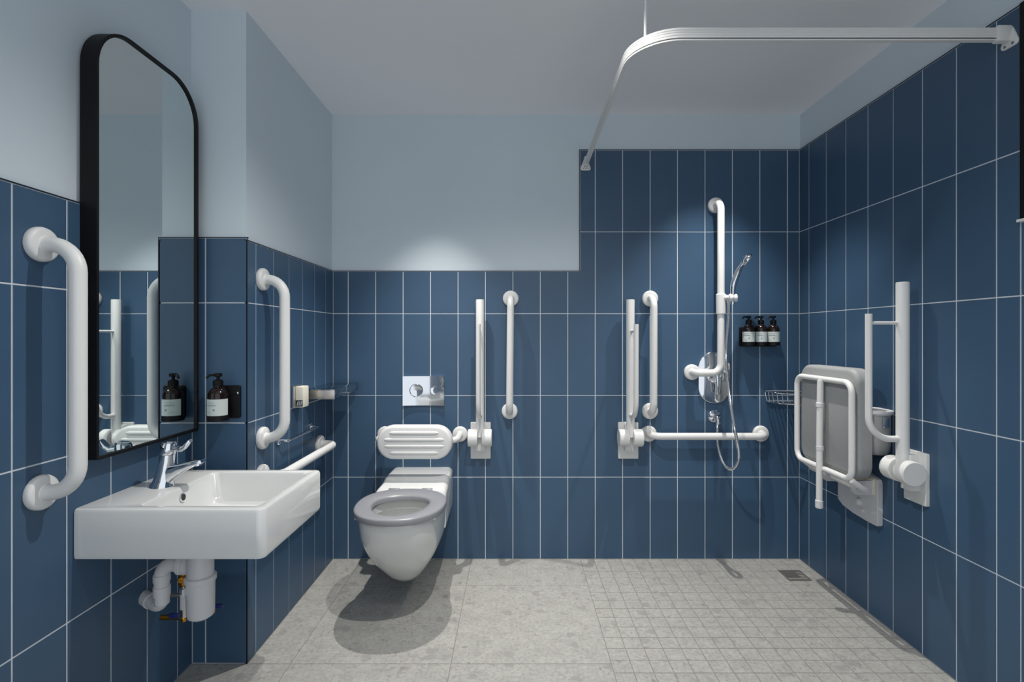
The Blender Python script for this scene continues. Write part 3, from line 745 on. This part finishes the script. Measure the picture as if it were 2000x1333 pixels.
for x in (-.1, .108):
    b = NB(); rings = [[(x-.008, -d, v) for d, v in rrect(.018, .118, Z(.545), Z(.605), .026, 5)], [(x+.008, -d, v) for d, v in rrect(.018, .118, Z(.545), Z(.605), .026, 5)]]
    loft(b, rings); h_ = link('hinge_cheek', b, 'plastic', t)
    for d in (.096, .078):
        b = NB(); lathe(b, [(.005, .006), (.005, .0086), (.001, .0088)], (x, -d, Z(.575)), (1, 0, 0), 14); link('screw_cap', b, 'rubber_shade', h_)
for x in (fx0+.05, fx1-.05, fx1):
    b = NB(); tube(b, [(x, -.172, fz0+.0), (x, -.135, Z(.6)), (x*.9, -.1, Z(.585))], .0115, 12); link('frame_link', b, 'white', t)
b = NB(); lathe(b, [(.017, 0), (.017, .006), (.011, .016), (.006, .017)], (.02, -.022, Z(.485)), (0, -1, 0), 20); link('lock_knob', b, 'plastic', t)
b = NB(); lathe(b, [(.009, 0), (.009, .006), (.005, .008)], (.04, -.022, Z(.452)), (0, -1, 0), 16); link('screw_cover', b, 'plastic', t)

# grey cup holder on the wall behind the seat
t = thing('wall_cup', 'small grey wall cup with white rim half hidden behind shower seat', 'wall cup', (XR, 2.145, .73), -PI/2)
b = NB()
def cup(s, z): return [(u*s, v*s-.048, z) for u, v in rrect(-.055, .055, -.045, .045, .035, 6)]
loft(b, [cup(.55, 0), cup(.8, .006), cup(.93, .02), cup(1, .05), cup(1, .17), cup(.9, .17), cup(.86, .03)]); link('cup_body', b, 'padgrey', t)
b = NB(); loft(b, [cup(1.0, .168), cup(1.16, .176), cup(1.18, .186), cup(1.1, .19), cup(.9, .186), cup(.9, .17)], False, False); link('rim', b, 'plastic', t)
b = NB(); box(b, .04, .062, -.06, -.03, .12, .165, .004); link('clip', b, 'chrome', t)

# ------------------------------------------------------------------ curtain rail
CZ, CX, CY_ = 2.18, .392, 1.608
t = thing('curtain_rail', 'white L-shaped shower curtain rail spanning back wall to right wall', 'curtain rail', (CX, YB, CZ))
lo = Vector((CX, YB, CZ))
path = fillet([Vector((CX, YB-.02, CZ)), Vector((CX-.012, CY_, CZ)), Vector((XR-.02, CY_, CZ))], .15, 16)
path = [p-lo for p in path]
prof = [(-.006, -.012), (-.006, .019), (-.004, .021), (.004, .021), (.006, .019), (.0072, .016), (.0072, .0125), (.0055, .0118), (.0055, .0108), (.0072, .010), (.0072, .0055), (.0055, .0048), (.0055, .0038), (.0072, .003), (.0072, -.0035), (.0055, -.0042), (.0055, -.0052), (.0072, -.006), (.0072, -.012)]
prof = [(-u, v) for u, v in prof] + []
prof2 = prof[::-1]
b = NB(); sweep(b, path, [(-u, v) for u, v in prof], up=(0, 0, 1)); rl = link('rail_profile', b, 'white', t)
b = NB(); sweep(b, path, [(-.003, -.017), (.003, -.017), (.003, -.011), (-.003, -.011)], up=(0, 0, 1)); link('glide_slot_shade', b, 'rubber_shade', rl)  # dark strip painted as the shaded gap between rail and lower lip
b = NB(); sweep(b, path, [(-.0072, -.021), (.0072, -.021), (.0072, -.0165), (-.0072, -.0165)], up=(0, 0, 1)); link('lower_lip', b, 'white', rl)
def tri(bm, conv):
    pts = [(-.033, -.038), (.033, -.038), (0, .048)]; o = []
    rr = .011
    c3 = [Vector((p[0], p[1], 0)) for p in pts]
    f = fillet([(c3[2]+c3[0])/2, c3[0], c3[1], c3[2], (c3[2]+c3[0])/2], rr, 5)[:-1]
    return slab(bm, [(p.x, p.y) for p in f], conv, 0, .006, .002)
b = NB(); tri(b, lambda u, v, d: (u-.001, -d, v-.002)); br = link('wall_bracket', b, 'white', t)
b = NB(); box(b, -.012, .012, -.045, -.004, -.024, .026, .004); link('socket', b, 'white', br)
for x, z in ((-.008, -.03), (.008, -.03), (0, -.03)):
    b = NB(); lathe(b, [(.003, .005), (.003, .0072), (.001, .0075)], (x*1.6, 0, z), (0, -1, 0), 10); link('screw', b, 'darksteel', br)
ox, oy = XR-CX, CY_-YB
b = NB(); tri(b, lambda u, v, d: (ox-d, oy-u, v-.002)); br = link('wall_bracket', b, 'white', t)
b = NB(); box(b, ox-.05, ox-.004, oy-.012, oy+.012, -.024, .026, .004); link('socket', b, 'white', br)
for u in (-.013, .013):
    b = NB(); lathe(b, [(.004, .005), (.004, .0072), (.001, .0075)], (ox, oy-u, -.032), (-1, 0, 0), 10); link('screw', b, 'darksteel', br)
hxp = .425; hyp = 1.652
b = NB(); tube(b, [(hxp-CX, hyp-YB, .015), (hxp-CX, hyp-YB, H-CZ)], .005, 12); hr = link('ceiling_hanger', b, 'white', t)
b = NB(); lathe(b, [(.018, -.006), (.018, 0)], (hxp-CX, hyp-YB, H-CZ), n=20); link('hanger_rose', b, 'white', hr)
